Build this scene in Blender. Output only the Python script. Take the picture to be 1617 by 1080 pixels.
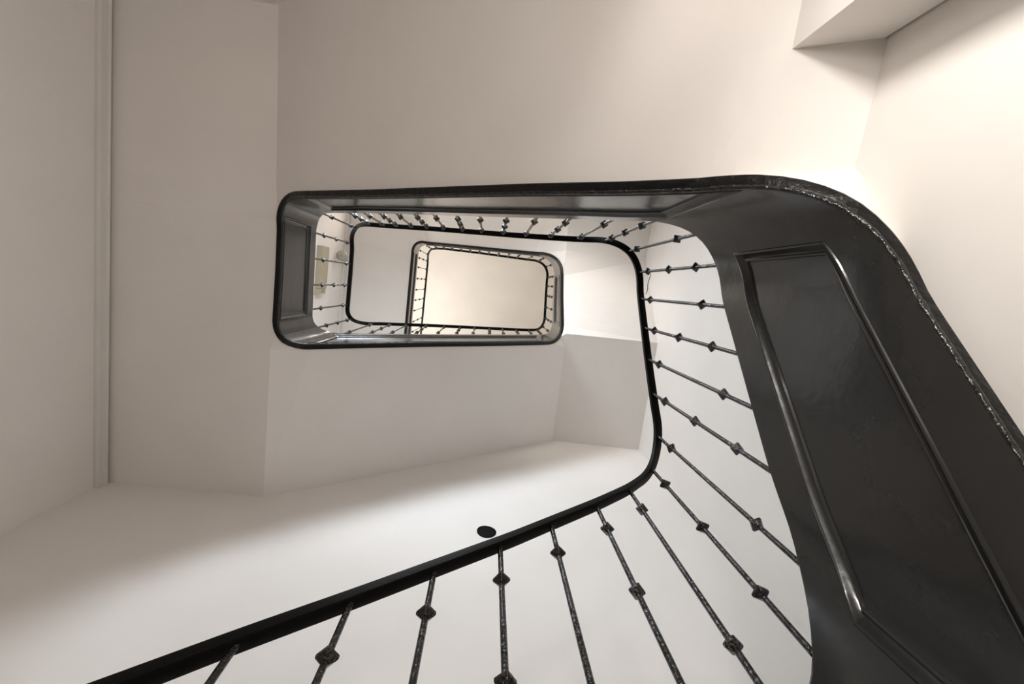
import bpy, bmesh, math, random
from mathutils import Vector, Matrix, noise
random.seed(7)
S = bpy.context.scene
for o in list(bpy.data.objects): bpy.data.objects.remove(o)
C = S.collection
ZO = 1.25                     # camera height above the ground floor; every height below is measured from the camera

# ------------------------------------------------------------------ camera
cam = bpy.data.cameras.new('camera'); camo = bpy.data.objects.new('camera', cam); C.objects.link(camo)
cam.sensor_width = 36; cam.lens = 36 * 652.603 / 1617; cam.clip_start = 0.02; cam.clip_end = 100
RX, RY, RZ = 0.1367, -0.0533, 0.1339
def rmat(rx, ry, rz):
    return Matrix.Rotation(rx, 3, 'X') @ Matrix.Rotation(ry, 3, 'Y') @ Matrix.Rotation(rz, 3, 'Z')
Rm = rmat(0.1367, -0.0533, 0.1339)
mw = (Rm.transposed() @ Matrix(((1, 0, 0), (0, -1, 0), (0, 0, -1)))).to_4x4()
mw.translation = Vector((0, 0, ZO)); camo.matrix_world = mw
S.camera = camo

# ------------------------------------------------------------------ world, view, lamps
w = bpy.data.worlds.new('world'); S.world = w; w.use_nodes = True
w.node_tree.nodes['Background'].inputs[0].default_value = (0.8, 0.85, 0.9, 1)
w.node_tree.nodes['Background'].inputs[1].default_value = 0.05
S.view_settings.view_transform = 'Standard'; S.view_settings.look = 'None'
S.view_settings.gamma = 1; S.view_settings.use_curve_mapping = False
S.view_settings.exposure = 0.10
def area(name, loc, aim, power, color, size, spread=180, shape='DISK', sy=None):
    l = bpy.data.lights.new(name, 'AREA'); l.energy = power; l.color = color; l.shape = shape; l.size = size
    if sy: l.size_y = sy
    l.spread = math.radians(spread)
    o = bpy.data.objects.new(name, l); C.objects.link(o); o.location = (loc[0], loc[1], loc[2] + ZO)
    o.rotation_euler = Vector(aim).to_track_quat('-Z', 'Y').to_euler(); return o
def point(name, loc, power, color, r):
    l = bpy.data.lights.new(name, 'POINT'); l.energy = power; l.color = color; l.shadow_soft_size = r
    o = bpy.data.objects.new(name, l); C.objects.link(o); o.location = (loc[0], loc[1], loc[2] + ZO); return o
def spot(name, loc, aim, power, color, r, blend=.25, size=180):
    l = bpy.data.lights.new(name, 'SPOT'); l.energy = power; l.color = color; l.shadow_soft_size = r
    l.spot_size = math.radians(size); l.spot_blend = blend
    o = bpy.data.objects.new(name, l); C.objects.link(o); o.location = (loc[0], loc[1], loc[2] + ZO)
    o.rotation_euler = Vector(aim).to_track_quat('-Z', 'Y').to_euler(); return o
WARM = (1.0, 0.86, 0.70); NEUT = (1.0, 0.93, 0.86)
# warm lamp in the hall behind the first flight, plus an added weaker fill spot; both shine towards the stringer side
spot('hall_light', (0.12, -1.0, 0.30), (0.82, 0.57, -0.60), 35, (1.0, 0.98, 0.92), 0.10, blend=.5)
spot('hall_light', (0.0, -1.08, 0.60), (0.82, 0.40, -0.40), 7.5, (1.0, 0.95, 0.92), 0.10, blend=.3)
point('hall_light', (-0.3, -0.9, -0.8), 37, (1.0, 0.91, 0.85), 0.15)  # unseen fill added low in the hall to lift the soffits
# daylight from an added, unseen window in the back wall
area('added_window_light', (-.72, -1.215, 3.38), (0, 1, -.4), 126, (0.82, 0.91, 1.0), 0.5, shape='RECTANGLE', sy=.8)
spot('first_floor_light', (0.45, -1.15, 3.62), (0.30, 0.85, 0.26), 32, (1.0, 0.91, 0.82), 0.10, blend=.8, size=82)
point('first_floor_light', (-0.15, -1.10, 3.9), 5, (1.0, 0.86, 0.72), 0.1)  # unseen fill added to brighten the upper flight's soffit
area('landing_fill', (-1.4, -0.7, 5.85), (0, 0, -1), 5.2, (1.0, 0.90, 0.80), 0.2)  # unseen fill added under the top landing to brighten the left wall
point('second_floor_lamp', (-1.5, 0.85, 7.25), 68, (1.0, 0.98, 0.97), 0.15)

# ------------------------------------------------------------------ materials
def mat(name, col, rough, bump=0.0, bscale=40.0, detail=4, spec=0.5, vary=0.0, vscale=3.0, coat=0.0, dist=0.01, metal=0.0):
    m = bpy.data.materials.new(name); m.use_nodes = True
    nt = m.node_tree; b = nt.nodes['Principled BSDF']
    b.inputs['Base Color'].default_value = (*col, 1); b.inputs['Roughness'].default_value = rough
    b.inputs['Specular IOR Level'].default_value = spec; b.inputs['Metallic'].default_value = metal
    b.inputs['Coat Weight'].default_value = coat; b.inputs['Coat Roughness'].default_value = 0.08
    tc = nt.nodes.new('ShaderNodeTexCoord')
    if bump:
        n = nt.nodes.new('ShaderNodeTexNoise'); n.inputs['Scale'].default_value = bscale; n.inputs['Detail'].default_value = detail
        bp = nt.nodes.new('ShaderNodeBump'); bp.inputs['Strength'].default_value = bump; bp.inputs['Distance'].default_value = dist
        nt.links.new(tc.outputs['Object'], n.inputs['Vector']); nt.links.new(n.outputs['Fac'], bp.inputs['Height'])
        nt.links.new(bp.outputs['Normal'], b.inputs['Normal'])
        if coat: nt.links.new(bp.outputs['Normal'], b.inputs['Coat Normal'])
    if vary:
        n2 = nt.nodes.new('ShaderNodeTexNoise'); n2.inputs['Scale'].default_value = vscale; n2.inputs['Detail'].default_value = 5
        r = nt.nodes.new('ShaderNodeValToRGB')
        r.color_ramp.elements[0].position = 0.35; r.color_ramp.elements[1].position = 0.65
        r.color_ramp.elements[0].color = (*[c * (1 - vary) for c in col], 1); r.color_ramp.elements[1].color = (*col, 1)
        nt.links.new(tc.outputs['Object'], n2.inputs['Vector']); nt.links.new(n2.outputs['Fac'], r.inputs['Fac'])
        nt.links.new(r.outputs['Color'], b.inputs['Base Color'])
    return m
M = {
 'plaster': mat('white_plaster', (0.825, 0.785, 0.745), 0.75, bump=0.10, bscale=9, detail=8, spec=0.25, vary=0.03, vscale=2.5, dist=0.02),
 'ceiling': mat('cream_ceiling', (0.83, 0.79, 0.72), 0.8, bump=0.1, bscale=6, spec=0.2, vary=0.05, vscale=2.0),
 'floor': mat('stone_floor', (0.065, 0.052, 0.042), 0.5, bump=0.1, bscale=20, vary=0.2, vscale=4),
 'trim': mat('painted_trim', (0.72, 0.69, 0.65), 0.5, spec=0.4, vary=0.03),
 'black': mat('glossy_black_paint', (0.020, 0.0205, 0.020), 0.22, bump=0.16, bscale=12, detail=5, spec=0.5, vary=0.15, vscale=7, dist=0.010, coat=0.12),
 'soot': mat('thick_black_paint', (0.010, 0.010, 0.0095), 0.15, bump=0.9, bscale=45, detail=4, spec=0.5, dist=0.010),
 'under': mat('black_underside_shade', (0.008, 0.008, 0.0078), 0.30, bump=0.5, bscale=40, detail=4, spec=0.22, dist=0.010),  # darker, duller copy of the black: shade of the underside in its colour
 'rail': mat('black_rail_paint', (0.004, 0.0036, 0.0033), 0.5, bump=0.2, bscale=60, spec=0.08, dist=0.004),
 'iron': mat('painted_iron', (0.009, 0.0085, 0.008), 0.17, bump=0.9, bscale=140, detail=3, spec=0.5, dist=0.004),
 'added_dado': mat('added_dark_dado', (0.04, 0.035, 0.03), 0.5, vary=0.1),  # for the added band low on the hall walls
 'hole': mat('dark_vent', (0.005, 0.005, 0.005), 0.8, bump=0.3, bscale=120, spec=.1),
 'box': mat('beige_box', (0.42, 0.37, 0.27), 0.5, vary=0.08, vscale=12),
 'globe': mat('opal_glass', (0.42, 0.40, 0.34), 0.3, spec=0.6, vary=0.15, vscale=30),
 'tread': mat('stair_tread', (0.30, 0.25, 0.20), 0.5, bump=0.1, bscale=30, vary=0.15, vscale=5),
}

_d = mat('daylight', (0.8, 0.85, 0.9), 0.2); _d.node_tree.nodes['Principled BSDF'].inputs['Emission Color'].default_value = (.85, .92, 1, 1)
_d.node_tree.nodes['Principled BSDF'].inputs['Emission Strength'].default_value = 2.0; M['daylight'] = _d

# ------------------------------------------------------------------ object helpers
def mesh_obj(name, verts, faces, m, parent=None, smooth=False, angle=None):
    me = bpy.data.meshes.new(name)
    me.from_pydata([(v[0], v[1], v[2] + ZO) for v in verts], [], faces)
    bm = bmesh.new(); bm.from_mesh(me)
    bmesh.ops.remove_doubles(bm, verts=bm.verts, dist=1e-6)
    bmesh.ops.recalc_face_normals(bm, faces=bm.faces)
    if smooth:
        for f in bm.faces: f.smooth = True
        for e in bm.edges:
            if len(e.link_faces) == 2 and e.calc_face_angle(0) > math.radians(angle or 35): e.smooth = False
    bm.to_mesh(me); bm.free()
    me.materials.append(m)
    o = bpy.data.objects.new(name, me); C.objects.link(o)
    if parent: o.parent = parent; o.matrix_parent_inverse = parent.matrix_world.inverted()
    return o
def empty(name, loc):
    o = bpy.data.objects.new(name, None); C.objects.link(o); o.location = (loc[0], loc[1], loc[2] + ZO)
    o.empty_display_size = 0.1; bpy.context.view_layer.update(); return o
def tag(o, label, cat, group=None):
    o['label'] = label; o['category'] = cat
    if group: o['group'] = group
    return o
def struct(o): o['kind'] = 'structure'; return o
def prism(poly, z0, z1):
    n = len(poly)
    v = [(p[0], p[1], z0) for p in poly] + [(p[0], p[1], z1) for p in poly]
    f = [tuple(range(n))[::-1], tuple(range(n, 2 * n))] + [(i, (i + 1) % n, n + (i + 1) % n, n + i) for i in range(n)]
    return v, f
def boxg(x0, x1, y0, y1, z0, z1): return prism([(x0, y0), (x1, y0), (x1, y1), (x0, y1)], z0, z1)
def merge(parts):
    V, F = [], []
    for v, f in parts:
        k = len(V); V += list(v); F += [tuple(i + k for i in q) for q in f]
    return V, F

# ------------------------------------------------------------------ plan of the open well: a winding path of straights and rounded corners
LN = [('Y', .5905, -.035), ('X', .7245, -.0204), ('Y', -.3029, -.0046), ('X', -1.1328, .0288), ('Y', .4386, -.0351),
      ('X', .7245, -.0204), ('Y', -.4199, .0182), ('X', -1.0960, .0098), ('Y', 1.395, 0)]
def inter(a, b):
    if a[0] == 'X': a, b = b, a
    x = (b[1] + b[2] * a[1]) / (1 - b[2] * a[2]); return Vector((x, a[1] + a[2] * x))
VX = [Vector((-1.12, LN[0][1] + LN[0][2] * -1.12))] + [inter(LN[i], LN[i + 1]) for i in range(8)]
RAD = [0, .15, .21, .115, .125, .14, .2, .12, 0]
SEG = []; MK = [0.0]
def _build():
    s = 0.0; cur = VX[0]
    for i in range(1, len(VX)):
        d0 = (VX[i] - cur).normalized()
        if i < len(VX) - 1:
            d1 = (VX[i + 1] - VX[i]).normalized(); ang = math.acos(max(-1, min(1, d0.dot(d1)))); t = RAD[i] * math.tan(ang / 2)
            a = VX[i] - d0 * t; b = VX[i] + d1 * t; L = (a - cur).length
            SEG.append(('l', s, s + L, cur, d0)); s += L; MK.append(s)
            sg = 1 if d0.x * d1.y - d0.y * d1.x > 0 else -1
            c = a + Vector((-d0.y, d0.x)) * sg * RAD[i]
            SEG.append(('a', s, s + RAD[i] * ang, c, a - c, sg, RAD[i])); s += RAD[i] * ang; MK.append(s); cur = b
        else:
            L = (VX[i] - cur).length; SEG.append(('l', s, s + L, cur, d0)); s += L; MK.append(s)
_build(); SGN = SEG[1][5]
def frame(s):
    for g in SEG:
        if s <= g[2] + 1e-9: break
    if g[0] == 'l':
        d = g[4]; return g[3] + d * (s - g[1]), Vector((d.y, -d.x)) * SGN, d
    th = (s - g[1]) / g[6] * g[5]; c, n = math.cos(th), math.sin(th); v = g[4]
    wv = Vector((c * v.x - n * v.y, n * v.x + c * v.y)); nn = wv.normalized()
    return g[3] + wv, nn, Vector((-nn.y, nn.x)) * g[5]
def at(s, o):
    p, n, d = frame(s); return p + n * o
def interp(T):
    def f(s):
        if s <= T[0][0]: return T[0][1]
        for (a, x), (b, y) in zip(T, T[1:]):
            if s <= b: return x + (y - x) * (s - a) / (b - a)
        return T[-1][1]
    def g(s, w=.035):                       # softened joints
        return sum(f(s + w * k) * c for k, c in ((-1, .15), (-.5, .2), (0, .3), (.5, .2), (1, .15)))
    return g
SEND = MK[-1]
H_BOT = interp([(0, -1.18), (1.692, .03), (1.919, .22), (2.434, .69), (2.55, .773), (2.61, .82), (2.69, .92), (2.769, 1.06), (2.938, 1.199),
    (3.192, 1.376), (3.86, 1.89), (4.282, 2.189), (4.36, 2.262), (4.44, 2.325), (4.5, 2.35), (4.72, 2.348), (5.03, 2.331), (5.125, 2.336),
    (5.16, 2.366), (5.209, 2.435), (5.49, 2.654), (5.848, 2.925), (6.235, 3.19), (6.754, 3.585), (6.83, 3.66), (6.94, 3.82), (7.0, 3.92),
    (7.27, 4.21), (7.527, 4.44), (7.67, 4.50), (7.77, 4.66), (7.848, 4.79), (8.417, 5.221), (8.66, 5.385), (9.247, 5.82), (9.374, 5.845),
    (9.45, 5.885), (9.52, 5.92), (SEND, 5.93)])
H_TOP = interp([(0, -.70), (1.72, .562), (1.793, .655), (1.867, .765), (1.993, .904), (2.402, 1.273), (2.521, 1.335), (2.60, 1.365), (2.65, 1.40),
    (2.74, 1.51), (2.817, 1.585), (2.997, 1.70), (3.404, 1.985), (3.72, 2.194), (4.0, 2.392), (4.286, 2.62), (4.387, 2.715), (4.45, 2.775),
    (5.04, 2.772), (5.08, 2.785), (5.117, 2.82), (5.177, 2.92), (5.394, 3.08), (6.021, 3.53), (6.427, 3.82), (6.749, 4.065), (6.873, 4.165),
    (6.98, 4.40), (7.181, 4.60), (7.5, 4.86), (7.70, 4.88), (7.82, 4.98), (8.106, 5.18), (8.7, 5.62), (9.32, 6.10), (9.485, 6.29), (SEND, 6.30)])
H_RAIL = interp([(0, .03), (.801, .594), (.938, .685), (1.244, .895), (1.507, 1.091), (1.636, 1.196), (1.752, 1.318), (1.849, 1.455), (1.93, 1.552),
    (2.118, 1.728), (2.333, 1.917), (2.434, 2.0), (2.50, 2.018), (2.62, 2.03), (2.70, 2.10), (2.77, 2.20), (2.846, 2.27), (2.942, 2.335),
    (3.184, 2.475), (3.422, 2.59), (3.661, 2.708), (3.84, 2.815), (4.06, 2.945), (4.187, 3.0), (4.26, 3.10), (4.356, 3.312), (4.43, 3.41),
    (4.499, 3.472), (4.703, 3.466), (5.03, 3.435), (5.105, 3.462), (5.146, 3.54), (5.19, 3.67), (5.26, 3.76), (5.692, 4.01), (6.139, 4.205),
    (6.381, 4.305), (6.656, 4.43), (6.77, 4.52), (6.853, 4.72), (6.93, 4.92), (7.0, 5.07), (7.232, 5.255), (7.45, 5.42), (7.60, 5.46),
    (7.68, 5.50), (7.76, 5.65), (7.84, 5.75), (8.07, 5.81), (8.53, 5.95), (9.068, 6.25), (9.20, 6.42), (9.30, 6.70), (9.40, 7.02), (9.50, 7.24), (9.6, 7.27), (SEND, 7.28)])
SPLIT = 5.10   # where the lower staircase meets the upper one

# ------------------------------------------------------------------ room shell
XL, XR, YT, YB, ZC, ZF = -2.03, 1.645, -1.24, 1.395, 9.15, -1.25
t = .15
struct(mesh_obj('floor', *boxg(XL - t, XR + t, YT - t, YB + t, ZF - .15, ZF), M['floor']))
struct(mesh_obj('ceiling', *boxg(XL - t, XR + t, YT - t, YB + t, ZC, ZC + .15), M['ceiling']))
struct(mesh_obj('wall_left', *boxg(XL - t, XL, YT - t, YB + t, ZF, ZC), M['plaster']))
struct(mesh_obj('wall_right', *boxg(XR, XR + t, YT - t, YB + t, ZF, ZC), M['plaster']))
struct(mesh_obj('wall_back', *boxg(XL, XR, YT - t, YT, ZF, ZC), M['plaster']))
struct(mesh_obj('wall_front', *boxg(XL, XR, YB, YB + t, ZF, ZC), M['plaster']))
# boxed corner pier and the wall that closes the space under the first short flight
struct(mesh_obj('wall_corner', *boxg(.622, .765, YT, -.628, ZF, 1.03), M['plaster']))
def under_wall():
    ys = [-1.2, -.64, -.36] + [-.1 + .07 * i for i in range(10)]
    V, F = [], []
    for y in ys:
        zt = .97 if y < -.25 else None
        if zt is None:
            sbest = min((abs(at(s, .035).y - y), s) for s in [1.72 + .01 * i for i in range(90)])[1]; zt = H_BOT(sbest) + .012
        x = .7575 - .0204 * y
        V += [(x, y, ZF), (x, y, zt), (x + .08, y, zt), (x + .08, y, ZF)]
    for i in range(len(ys) - 1):
        a, b = 4 * i, 4 * i + 4
        for k in range(4): F.append((a + k, a + (k + 1) % 4, b + (k + 1) % 4, b + k))
    F += [(0, 1, 2, 3), tuple(4 * (len(ys) - 1) + k for k in (3, 2, 1, 0))]
    return V, F
struct(mesh_obj('wall_inner', *under_wall(), M['plaster']))
# picture rail mouldings close under the landing soffits on the left wall
def moulding(z):
    prof = [(0, 0), (.012, 0), (.026, .006), (.026, .040), (.033, .046), (.033, .052), (0, .052)]
    V = []; n = len(prof)
    for y in (YT, YB - .002):
        V += [(XL + a, y, z - .064 + b) for a, b in prof]
    F = [(i, (i + 1) % n, n + (i + 1) % n, n + i) for i in range(n)] + [tuple(range(n))[::-1], tuple(range(n, 2 * n))]
    return V, F
struct(mesh_obj('trim_1', *moulding(2.338), M['trim']))
struct(mesh_obj('trim_2', *moulding(5.925), M['trim']))

# added dark dado round the hall, out of view, to darken reflections in the undersides
dd = [boxg(XL, XL + .012, YT, YB, ZF, -.15), boxg(XL + .012, .62, YT, YT + .012, ZF, -.15), boxg(XL + .012, .75, YB - .012, YB, ZF, -.15)]
struct(mesh_obj('added_dado_band', *merge(dd), M['added_dado']))
# added stair window, out of view, framing the daylight area light
wn = mesh_obj('added_window', *merge([boxg(-1.02, -.98, YT, YT + .03, 2.93, 3.83), boxg(-.46, -.42, YT, YT + .03, 2.93, 3.83),
    boxg(-.98, -.46, YT, YT + .03, 2.93, 2.97), boxg(-.98, -.46, YT, YT + .03, 3.79, 3.83), boxg(-.98, -.46, YT, YT + .02, 3.37, 3.40)]), M['trim'])
struct(wn)
mesh_obj('pane', *boxg(-.98, -.46, YT + .002, YT + .008, 2.97, 3.79), M['daylight'], wn)  # glowing pane of the added window

# ------------------------------------------------------------------ staircases
LOW = tag(empty('staircase', (.75, .2, ZF)), 'lower white staircase with the huge black panelled stringer at the right of the picture', 'staircase')
UPP = tag(empty('staircase', (-1.5, .4, 2.345)), 'upper staircase with white soffits climbing above the lower black stringer to the top landing', 'staircase')
THK = .0354
def stations(a, b, step=.03, extra=()):
    L = {round(a, 5), round(b, 5)}
    n = max(1, int((b - a) / step))
    for i in range(n + 1): L.add(round(a + (b - a) * i / n, 5))
    for e in extra:
        if a < e < b: L.add(round(e, 5))
    r = sorted(L); out = [r[0]]
    for x in r[1:]:
        if x - out[-1] > .0012: out.append(x)
    return out
# recessed panels on the well side: (start, end, bottom margin, top margin)
PAN = [(.15, 1.66, .01, .11), (1.846, 2.538, .115, .125), (2.72, 4.235, .010, .095), (4.452, 5.02, .010, .080),
       (5.21, 6.735, .010, .095), (6.985, 7.50, .05, .11), (7.80, 9.30, .010, .095), (9.52, 11.0, .010, .09)]
_mt = [(0, PAN[0][2], PAN[0][3])] + [(e, q[2], q[3]) for q in PAN for e in (q[0], q[1])]
MARG_B = [(a, b) for a, b, c in _mt]; MARG_T = [(a, c) for a, b, c in _mt]
def lerp_tab(T, s):
    if s <= T[0][0]: return T[0][1]
    for (a, x), (b, y) in zip(T, T[1:]):
        if s <= b: return x + (y - x) * (s - a) / max(b - a, 1e-9)
    return T[-1][1]
def prof(d):
    P = [(0, 0), (.0025, -.0028), (.007, -.0035), (.011, -.001), (.014, .003), (.023, .008), (.027, .006), (.031, .007), (.034, .012), (9, .012)]
    if d <= 0: return 0
    for (a, x), (b, y) in zip(P, P[1:]):
        if d <= b: return x + (y - x) * (d - a) / (b - a)
DS = [0, .0025, .007, .011, .014, .023, .027, .031, .034]
def stringer(a, b, parent):
    ex = []
    for p in PAN:
        for d in DS: ex += [p[0] + d, p[1] - d]
    ST = stations(a, b, .025, ex); V = []; nr = 0
    for s in ST:
        hb, ht = max(H_BOT(s), ZF), max(H_TOP(s), ZF + .2); p, n, _ = frame(s)
        pan = next((q for q in PAN if q[0] <= s <= q[1]), None)
        mb, mt = lerp_tab(MARG_B, s), lerp_tab(MARG_T, s)
        rows = [(THK, hb), (THK - .004, hb - .003), (.006, hb - .003), (.001, hb), (0, hb + .006)]
        for d in DS: rows.append((None, hb + mb + d))
        for d in DS[::-1]: rows.append((None, ht - mt - d))
        rows += [(0, ht - .012), (0, ht - .004), (.0015, ht - .001), (.004, ht), (THK - .004, ht), (THK, ht - .004)]
        ring = []
        for o, h in rows:
            if o is None:
                d = min((h - hb - mb) * (3 if mb < .02 else 1), ht - mt - h, (s - pan[0]) if pan else 0, (pan[1] - s) if pan else 0); o = prof(d + 1e-7)
            q = p + n * o; ring.append((q.x, q.y, h))
        nr = len(ring); V += ring
    F = []; PF = {}
    for i in range(len(ST) - 1):
        q = next((j for j, q_ in enumerate(PAN) if q_[0] - 1e-6 <= ST[i] and ST[i + 1] <= q_[1] + 1e-6), None)
        for k in range(nr):
            f = (i * nr + k, i * nr + (k + 1) % nr, (i + 1) * nr + (k + 1) % nr, (i + 1) * nr + k)
            (PF.setdefault(q, []) if q is not None and 5 <= k < 5 + 2 * len(DS) - 1 else F).append(f)
    F += [tuple(range(nr)), tuple((len(ST) - 1) * nr + k for k in range(nr))[::-1]]
    def used(fs):
        ix = sorted({i for f in fs for i in f}); mp = {a_: b_ for b_, a_ in enumerate(ix)}
        return [V[i] for i in ix], [tuple(mp[i] for i in f) for f in fs]
    o = mesh_obj('stringer', *used(F), M['black'], parent, smooth=True, angle=28); o['label'] = 'glossy black panelled stringer'
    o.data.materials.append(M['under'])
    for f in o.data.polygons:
        if f.normal.z < -.3: f.material_index = 1  # downward faces take the shade-darkened black
    for q in PF: mesh_obj('panel', *used(PF[q]), M['black'], o, smooth=True, angle=28)
    # thick bumpy beads of paint along the lower edge
    V = []; F = []; K = 8
    ST2 = stations(a, b, .012)
    for i, s in enumerate(ST2):
        hb = max(H_BOT(s), ZF + .01); p, n, _ = frame(s)
        r = .0062 + .0022 * noise.noise(Vector((s * 45, 0, 3))) + .0012 * noise.noise(Vector((s * 140, 2, 3)))
        for k in range(K):
            an = 2 * math.pi * k / K; q = p + n * (.006 + r * math.cos(an)); V.append((q.x, q.y, hb + r * math.sin(an)))
    for i in range(len(ST2) - 1):
        for k in range(K): F.append((i * K + k, i * K + (k + 1) % K, (i + 1) * K + (k + 1) % K, (i + 1) * K + k))
    F += [tuple(range(K)), tuple((len(ST2) - 1) * K + k for k in range(K))]
    e = mesh_obj('edge_bead', V, F, M['soot'], o, smooth=True, angle=80)
    return o
stringer(0, SPLIT, LOW); stringer(SPLIT + .001, SEND, UPP)

def slab(name, bottom, tris, parent, m=None, th=.07):
    """closed thin slab whose underside is the given triangulated surface"""
    n = len(bottom); V = list(bottom) + [(x, y, z + th) for x, y, z in bottom]
    F = [t for t in tris] + [tuple(i + n for i in t)[::-1] for t in tris]
    E = {}
    for t in tris:
        for i in range(len(t)):
            a, b = t[i], t[(i + 1) % len(t)]; E[(a, b)] = E.get((a, b), 0) + 1
    for (a, b) in list(E):
        if (b, a) not in E: F.append((a, b, b + n, a + n))
    return mesh_obj(name, V, F, m or M['plaster'], parent)
EP = .012
def flight(a, b, wa, wb, parent, axis):
    """soffit ruled from the stringer to the wall between stations a and b; wa / wb are its end points on the wall"""
    ST = stations(a, b, .06); B = []; T = []
    for s in ST:
        q = at(s, THK - .004); k = (s - a) / (b - a); wv = Vector(wa).lerp(Vector(wb), k)
        for j in range(4):
            u = j / 3; hh = H_BOT(s) + EP
            B.append((q.x + (wv.x - q.x) * u, q.y + (wv.y - q.y) * u, hh + (wv.z - hh) * u))
    for i in range(len(ST) - 1):
        for j in range(3):
            c = i * 4 + j; T.append((c, c + 1, c + 5, c + 4))
    return slab('soffit', B, T, parent)
def steps(a, b, wa, wb, n, parent, lift=.14):
    """treads and risers standing on the soffit"""
    parts = []
    for i in range(n):
        s0, s1 = a + (b - a) * i / n, a + (b - a) * (i + 1) / n
        k0, k1 = i / n, (i + 1) / n
        p0, p1 = at(s0, THK + .002), at(s1, THK + .002); w0, w1 = Vector(wa).lerp(Vector(wb), k0), Vector(wa).lerp(Vector(wb), k1)
        zt = max(H_BOT(s1), w1.z) + lift
        v = [(p0.x, p0.y, H_BOT(s0) + .07), (w0.x, w0.y, w0.z + .062), (w1.x, w1.y, w1.z + .062), (p1.x, p1.y, H_BOT(s1) + .07)]
        v += [(x, y, zt) for x, y, z in v]
        parts.append((v, [(0, 1, 2, 3), (7, 6, 5, 4), (0, 4, 5, 1), (1, 5, 6, 2), (2, 6, 7, 3), (3, 7, 4, 0)]))
    mesh_obj('steps', *merge(parts), M['tread'], parent)
def corner(a, b, c, w1, w2, extra, parent, e=None):
    """landing soffit: rounded well corner filled to the crease point c, then a flat quarter (or half) landing"""
    ST = stations(a, b, .03); B = []; T = []
    for s in ST:
        q = at(s, THK - .004); B.append((q.x, q.y, H_BOT(s) + EP))
    n = len(ST); B.append(c); ci = n
    B.append(w1); B.append(w2); k = len(B); B += extra; ei = ci; mid = 0
    if e: B.append(e); ei = len(B) - 1; mid = n // 2
    for i in range(mid): T.append((i, i + 1, ei))
    if e: T.append((mid, ci, ei))
    for i in range(mid, n - 1): T.append((i, i + 1, ci))
    T.append((0, ei, n + 1)); T.append((n - 1, n + 2, ci))
    poly = [ci] + ([ei] if e else []) + [n + 1] + list(range(k, k + len(extra))) + [n + 2]
    T.append(tuple(poly)[::-1])
    # orientation fix is done by recalc normals
    return slab('landing_soffit', B, T, parent)
hBR, hTR, hL, HS = 3.80, .91, 2.345, 3.594
h2TR, h2L = 4.49, 5.932
IN = .0
yb, yt, xl, xr = YB - IN, YT + IN, XL + IN, XR - IN
# lower staircase
a0 = (-1.15, yb, hL - HS + .02)
flight(.0, MK[1], a0, (.785, yb, hBR - HS), LOW, 'X'); steps(.0, MK[1], a0, (.785, yb, hBR - HS), 8, LOW)
corner(MK[1], MK[2], (.79, .50, hBR - HS), (.785, yb, hBR - HS), (xr, .47, hBR - HS), [(xr, yb, hBR - HS)], LOW, e=(.775, .63, hBR - HS))
flight(MK[2], MK[3], (xr, .47, hBR - HS), (xr, -.38, hTR), LOW, 'Y'); steps(MK[2], MK[3], (xr, .47, hBR - HS), (xr, -.38, hTR), 4, LOW)
corner(MK[3], MK[4], (.772, -.36, hTR), (xr, -.38, hTR), (.772, yt, hTR), [(xr, yt, hTR)], LOW)
flight(MK[4], MK[5], (.772, yt, hTR), (-1.225, yt, hL), LOW, 'X'); steps(MK[4], MK[5], (.772, yt, hTR), (-1.225, yt, hL), 8, LOW)
corner(MK[5], MK[6], (-1.185, -.37, hL), (-1.225, yt, hL), (xl, -.33, hL), [(xl, yt, hL)], LOW)
def half_landing(a, b, ya, yb_, h, parent):
    ST = stations(a, b, .08); B = []; T = []
    for s in ST:
        q = at(s, THK - .004); k = (s - a) / (b - a)
        B += [(q.x, q.y, max(H_BOT(s) + EP, h - .01)), (xl, ya + (yb_ - ya) * k, h)]
    for i in range(len(ST) - 1): T.append((2 * i, 2 * i + 1, 2 * i + 3, 2 * i + 2))
    return slab('landing_soffit', B, T, parent)
half_landing(MK[6], MK[7], -.33, .50, hL, LOW)
corner(MK[7], MK[8], (-1.165, .515, hL), (xl, .50, hL), (-1.155, yb, hL), [(xl, yb, hL)], UPP)
# landing floors above the soffits
mesh_obj('landing_floor', *boxg(xl + .001, -1.19, yt + .001, yb - .001, hL + .075, hL + .36), M['tread'], LOW)
mesh_obj('landing_floor', *boxg(.80, xr - .001, .50, yb - .001, hBR - HS + .075, hBR - HS + .20), M['tread'], LOW)
mesh_obj('landing_floor', *boxg(.80, xr - .001, yt + .001, -.38, hTR + .075, hTR + .22), M['tread'], LOW)
# upper staircase
flight(MK[8], MK[9], (-1.155, yb, hL), (.785, yb, hBR), UPP, 'X'); steps(MK[8], MK[9], (-1.155, yb, hL), (.785, yb, hBR), 8, UPP)
corner(MK[9], MK[10], (.765, .35, hBR), (.785, yb, hBR), (xr, .325, hBR), [(xr, yb, hBR)], UPP, e=(.77, .475, hBR))
flight(MK[10], MK[11], (xr, .325, hBR), (xr, -.49, h2TR), UPP, 'Y'); steps(MK[10], MK[11], (xr, .325, hBR), (xr, -.49, h2TR), 4, UPP)
corner(MK[11], MK[12], (.765, -.475, h2TR), (xr, -.49, h2TR), (.70, yt, h2TR), [(xr, yt, h2TR)], UPP)
flight(MK[12], MK[13], (.70, yt, h2TR), (-1.20, yt, h2L), UPP, 'X'); steps(MK[12], MK[13], (.70, yt, h2TR), (-1.20, yt, h2L), 8, UPP)
corner(MK[13], MK[14], (-1.15, -.48, h2L), (-1.20, yt, h2L), (xl, -.45, h2L), [(xl, yt, h2L)], UPP)
half_landing(MK[14], MK[15], -.45, yb, h2L, UPP)
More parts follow.
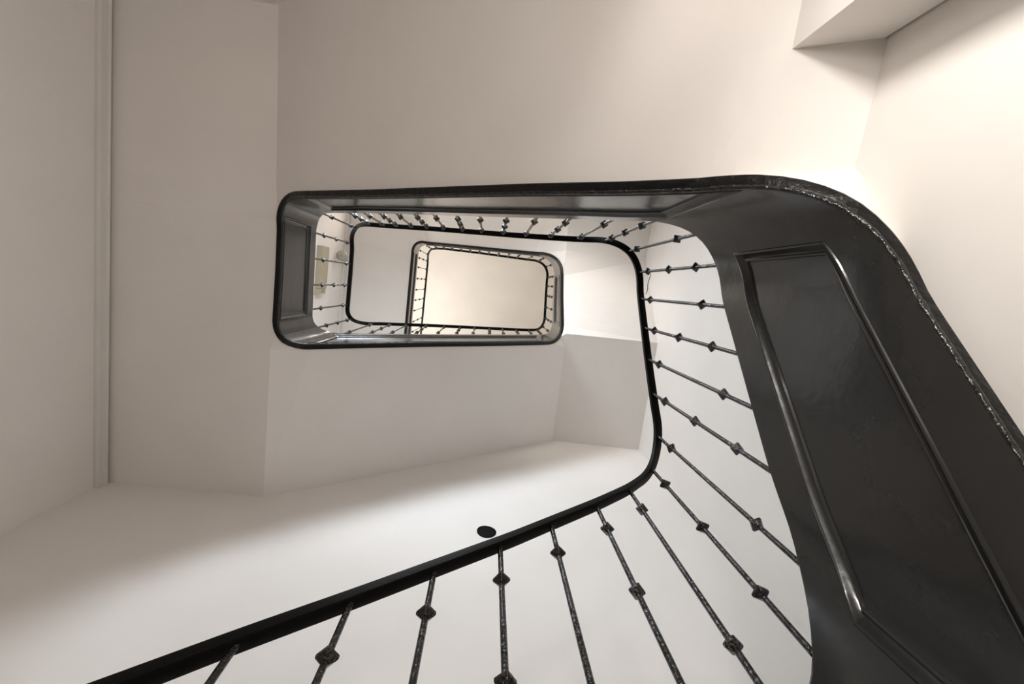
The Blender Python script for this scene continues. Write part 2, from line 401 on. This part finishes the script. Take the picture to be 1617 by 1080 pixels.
mesh_obj('landing_floor', *boxg(.80, xr - .001, .38, yb - .001, hBR + .075, hBR + .22), M['tread'], UPP)
mesh_obj('landing_floor', *boxg(.80, xr - .001, yt + .001, -.50, h2TR + .075, h2TR + .22), M['tread'], UPP)
mesh_obj('landing_floor', *boxg(xl + .001, -1.16, yt + .001, yb - .001, h2L + .075, h2L + .30), M['tread'], UPP)

# ------------------------------------------------------------------ railings
RLO = tag(empty('stair_railing', (.0, .6, -.3)), 'lower black iron railing with long knobbed balusters, across the bottom and up the right side', 'railing')
RUP = tag(empty('stair_railing', (-.2, .45, 3.2)), 'upper black iron railing, the small inner loop of handrail against the cream ceiling', 'railing')
def handrail(a, b, parent):
    ST = stations(a, b, .018); V = []; F = []
    pr = [(-.0145, .002), (-.0125, 0), (.0125, 0), (.0145, .002), (.0145, .010), (.019, .014), (.021, .024), (.015, .036), (0, .040), (-.015, .036), (-.021, .024), (-.019, .014), (-.0145, .010)]
    pr = [(-.0145, .0015), (-.0130, 0), (.0130, 0), (.0145, .0015), (.0150, .012), (.0135, .026), (.007, .033), (-.007, .033), (-.0135, .026), (-.0150, .012)]
    n = len(pr)
    for s in ST:
        h = H_RAIL(s)
        for o, z in pr:
            q = at(s, .0034 + o); V.append((q.x, q.y, h + z))
    for i in range(len(ST) - 1):
        for k in range(n): F.append((i * n + k, i * n + (k + 1) % n, (i + 1) * n + (k + 1) % n, (i + 1) * n + k))
    F += [tuple(range(n)), tuple((len(ST) - 1) * n + k for k in range(n))[::-1]]
    return mesh_obj('handrail', V, F, M['rail'], parent, smooth=True, angle=40)
handrail(0.0, SPLIT + .05, RLO); handrail(SPLIT + .05, SEND, RUP)
# pinched square collar, one shared mesh
cm = bpy.data.meshes.new('collar')
cv = []; lv = [(-.0125, .0078), (-.0035, .0188), (.0035, .0188), (.0125, .0078)]
for z, r in lv: cv += [(r, 0, z), (0, r, z), (-r, 0, z), (0, -r, z)]
cf = [(3, 2, 1, 0), (12, 13, 14, 15)] + [(4 * i + k, 4 * i + (k + 1) % 4, 4 * i + 4 + (k + 1) % 4, 4 * i + 4 + k) for i in range(3) for k in range(4)]
cm.from_pydata(cv, [], cf); cm.materials.append(M['iron'])
_b = bmesh.new(); _b.from_mesh(cm); bmesh.ops.bevel(_b, geom=list(_b.edges), offset=.0012, segments=1, affect='EDGES'); bmesh.ops.recalc_face_normals(_b, faces=_b.faces); _b.to_mesh(cm); _b.free()
rods = []
def baluster(s, triple, parent):
    p, n, d = frame(s); q = p + n * .0075
    z0 = H_TOP(s) - .004; z1 = H_RAIL(s) + .003; top = p + n * .0034
    K = 10; V = []; F = []; Z = [z0 + (z1 - z0) * i / 6 for i in range(7)]
    for i, z in enumerate(Z):
        u = i / 6; c = q.lerp(top, u); r = .0066 - .0006 * u
        for k in range(K):
            a = 2 * math.pi * k / K; V.append((c.x + r * math.cos(a), c.y + r * math.sin(a), z))
    for i in range(6):
        for k in range(K): F.append((i * K + k, i * K + (k + 1) % K, (i + 1) * K + (k + 1) % K, (i + 1) * K + k))
    F += [tuple(range(K)), tuple(6 * K + k for k in range(K))]
    b = mesh_obj('baluster', V, F, M['iron'], parent, smooth=True, angle=50)
    zs = [z0 + .145, z1 - .108] + ([(z0 + .145 + z1 - .108) / 2] if triple else [])
    for z in zs:
        u = (z - z0) / (z1 - z0); c = q.lerp(top, u)
        o = bpy.data.objects.new('collar', cm); C.objects.link(o); o.parent = b
        o.location = (c.x, c.y, z + ZO); o.rotation_euler = (0, 0, math.atan2(d.y, d.x) + random.uniform(-.12, .12))
        # the baluster mesh is in world space under an identity-inverse parent, so undo the railing's offset
        o.matrix_parent_inverse = Matrix.Identity(4)
    return b
SB = [.10, .24, .38, .52, .66, .799, .943, 1.081, 1.22, 1.354, 1.502, 1.636, 1.762, 1.862, 1.994, 2.118, 2.245, 2.375, 2.504, 2.617, 2.726, 2.846, 2.992, 3.12, 3.246,
      3.371, 3.487, 3.606, 3.717, 3.825, 3.935, 4.038, 4.150, 4.352, 4.492, 4.654, 4.823, 4.982, 5.105, 5.23, 5.37, 5.50, 5.67, 5.83, 5.98, 6.12, 6.269, 6.402, 6.551, 6.693,
      6.80, 6.888, 6.986, 7.115, 7.253, 7.375, 7.493, 7.63, 7.746, 7.876, 8.024, 8.15, 8.28, 8.41, 8.54, 8.67, 8.80, 8.93, 9.06, 9.19, 9.33, 9.464, 9.57, 9.71, 9.88,
      10.05, 10.21, 10.37, 10.54, 10.70, 10.87, 11.04]
i0 = SB.index(.799)
for i, s in enumerate(SB):
    baluster(s, (i - i0) % 2 == 1, RLO if s < 5.15 else RUP)
# foot post of the lower railing
q = at(.0, .0034)
mesh_obj('newel_post', *merge([boxg(q.x - .04, q.x + .035, q.y - .035, q.y + .035, ZF, .06), boxg(q.x - .05, q.x + .045, q.y - .045, q.y + .045, .06, .09)]), M['rail'], RLO)

# ------------------------------------------------------------------ small things on the walls
def disc_obj():
    K = 40; V = []; F = []; cx, cz, R = .158, 2.206, .056
    rings = [(R, 0), (R, -.004), (R * .9, -.006), (R * .86, -.003), (0.0001, -.002)]
    for r, dy in rings:
        for k in range(K):
            a = 2 * math.pi * k / K; rr = r * (1 + .02 * math.sin(3 * a + 1)); V.append((cx + rr * math.cos(a), YB + dy, cz + rr * math.sin(a)))
    for i in range(len(rings) - 1):
        for k in range(K): F.append((i * K + k, i * K + (k + 1) % K, (i + 1) * K + (k + 1) % K, (i + 1) * K + k))
    F.append(tuple(range(K))); F.append(tuple((len(rings) - 1) * K + k for k in range(K)))
    return V, F
tag(mesh_obj('wall_vent', *disc_obj(), M['hole'], smooth=True, angle=30), 'round black vent disc on the white wall, just above the sloping handrail at the bottom', 'vent')
bx = tag(empty('wall_box', (XL, .09, 5.0)), 'long beige box fixed on the wall, seen between the small left balusters', 'box')
bo = mesh_obj('housing', *boxg(XL, XL + .062, -.19, .305, 5.0, 5.205), M['box'], bx)
en = mesh_obj('end_plate', *boxg(XL, XL + .056, .308, .37, 5.0, 5.195), M['box'], bx)
K = 12; sv = []
for xx in (0, .004): sv += [(XL + .056 + xx, .338 + .008 * math.cos(2 * math.pi * k / K), 5.10 + .008 * math.sin(2 * math.pi * k / K)) for k in range(K)]
mesh_obj('screw', sv, [(i, (i + 1) % K, K + (i + 1) % K, K + i) for i in range(K)] + [tuple(range(K)), tuple(range(K, 2 * K))], M['hole'], en)
lp = tag(empty('globe_lamp', (XL, -.12, 5.6)), 'small pale round globe lamp on the wall above the beige box', 'lamp')
def revolve(profile, c, K=28):
    V = []; F = []
    for x, r in profile:
        for k in range(K):
            a = 2 * math.pi * k / K; V.append((c[0] + x, c[1] + r * math.cos(a), c[2] + r * math.sin(a)))
    for i in range(len(profile) - 1):
        for k in range(K): F.append((i * K + k, i * K + (k + 1) % K, (i + 1) * K + (k + 1) % K, (i + 1) * K + k))
    F += [tuple(range(K)), tuple((len(profile) - 1) * K + k for k in range(K))]
    return V, F
mesh_obj('backplate', *revolve([(0, .05), (.018, .05), (.022, .045)], (XL, -.12, 5.6)), M['trim'], lp, smooth=True)
gp = [(.022 + .135 * (1 - math.cos(math.pi * k / 12)) / 2, .035 + .036 * math.sin(math.pi * k / 12) if k < 6 else .071 * math.sin(math.pi * k / 12) + .0005) for k in range(13)]
mesh_obj('globe', *revolve(gp, (XL, -.12, 5.6)), M['globe'], lp, smooth=True, angle=60)
# short length of dark wire hanging in the right balustrade
def tube(pts, r, K=6):
    V = []; F = []; n = len(pts); P = [Vector(p) for p in pts]
    for i, p in enumerate(P):
        t_ = (P[min(i + 1, n - 1)] - P[max(i - 1, 0)]).normalized(); u = t_.orthogonal().normalized(); v = t_.cross(u)
        for k in range(K):
            a = 2 * math.pi * k / K; q_ = p + (u * math.cos(a) + v * math.sin(a)) * r; V.append(tuple(q_))
    for i in range(n - 1):
        for k in range(K): F.append((i * K + k, i * K + (k + 1) % K, (i + 1) * K + (k + 1) % K, (i + 1) * K + k))
    F += [tuple(range(K)), tuple((n - 1) * K + k for k in range(K))]
    return V, F
sA, sB = 2.504, 2.40
pA = at(sA, .0034); pB = at(sB, .0175); zA = H_RAIL(sA) - .105; zB = H_RAIL(sB) + .005
wp = []
for i in range(13):
    u = i / 12; p = pA.lerp(pB, u) + frame(sA)[1] * (.010 + .003 * math.sin(u * 9))
    wp.append((p.x, p.y, zA + (zB - zA) * u - .012 * math.sin(math.pi * u)))
tag(mesh_obj('wire_tie', *tube(wp, .0017), M['iron'], smooth=True), 'thin black wire tied between a baluster collar and the handrail, upper right of the well', 'wire')
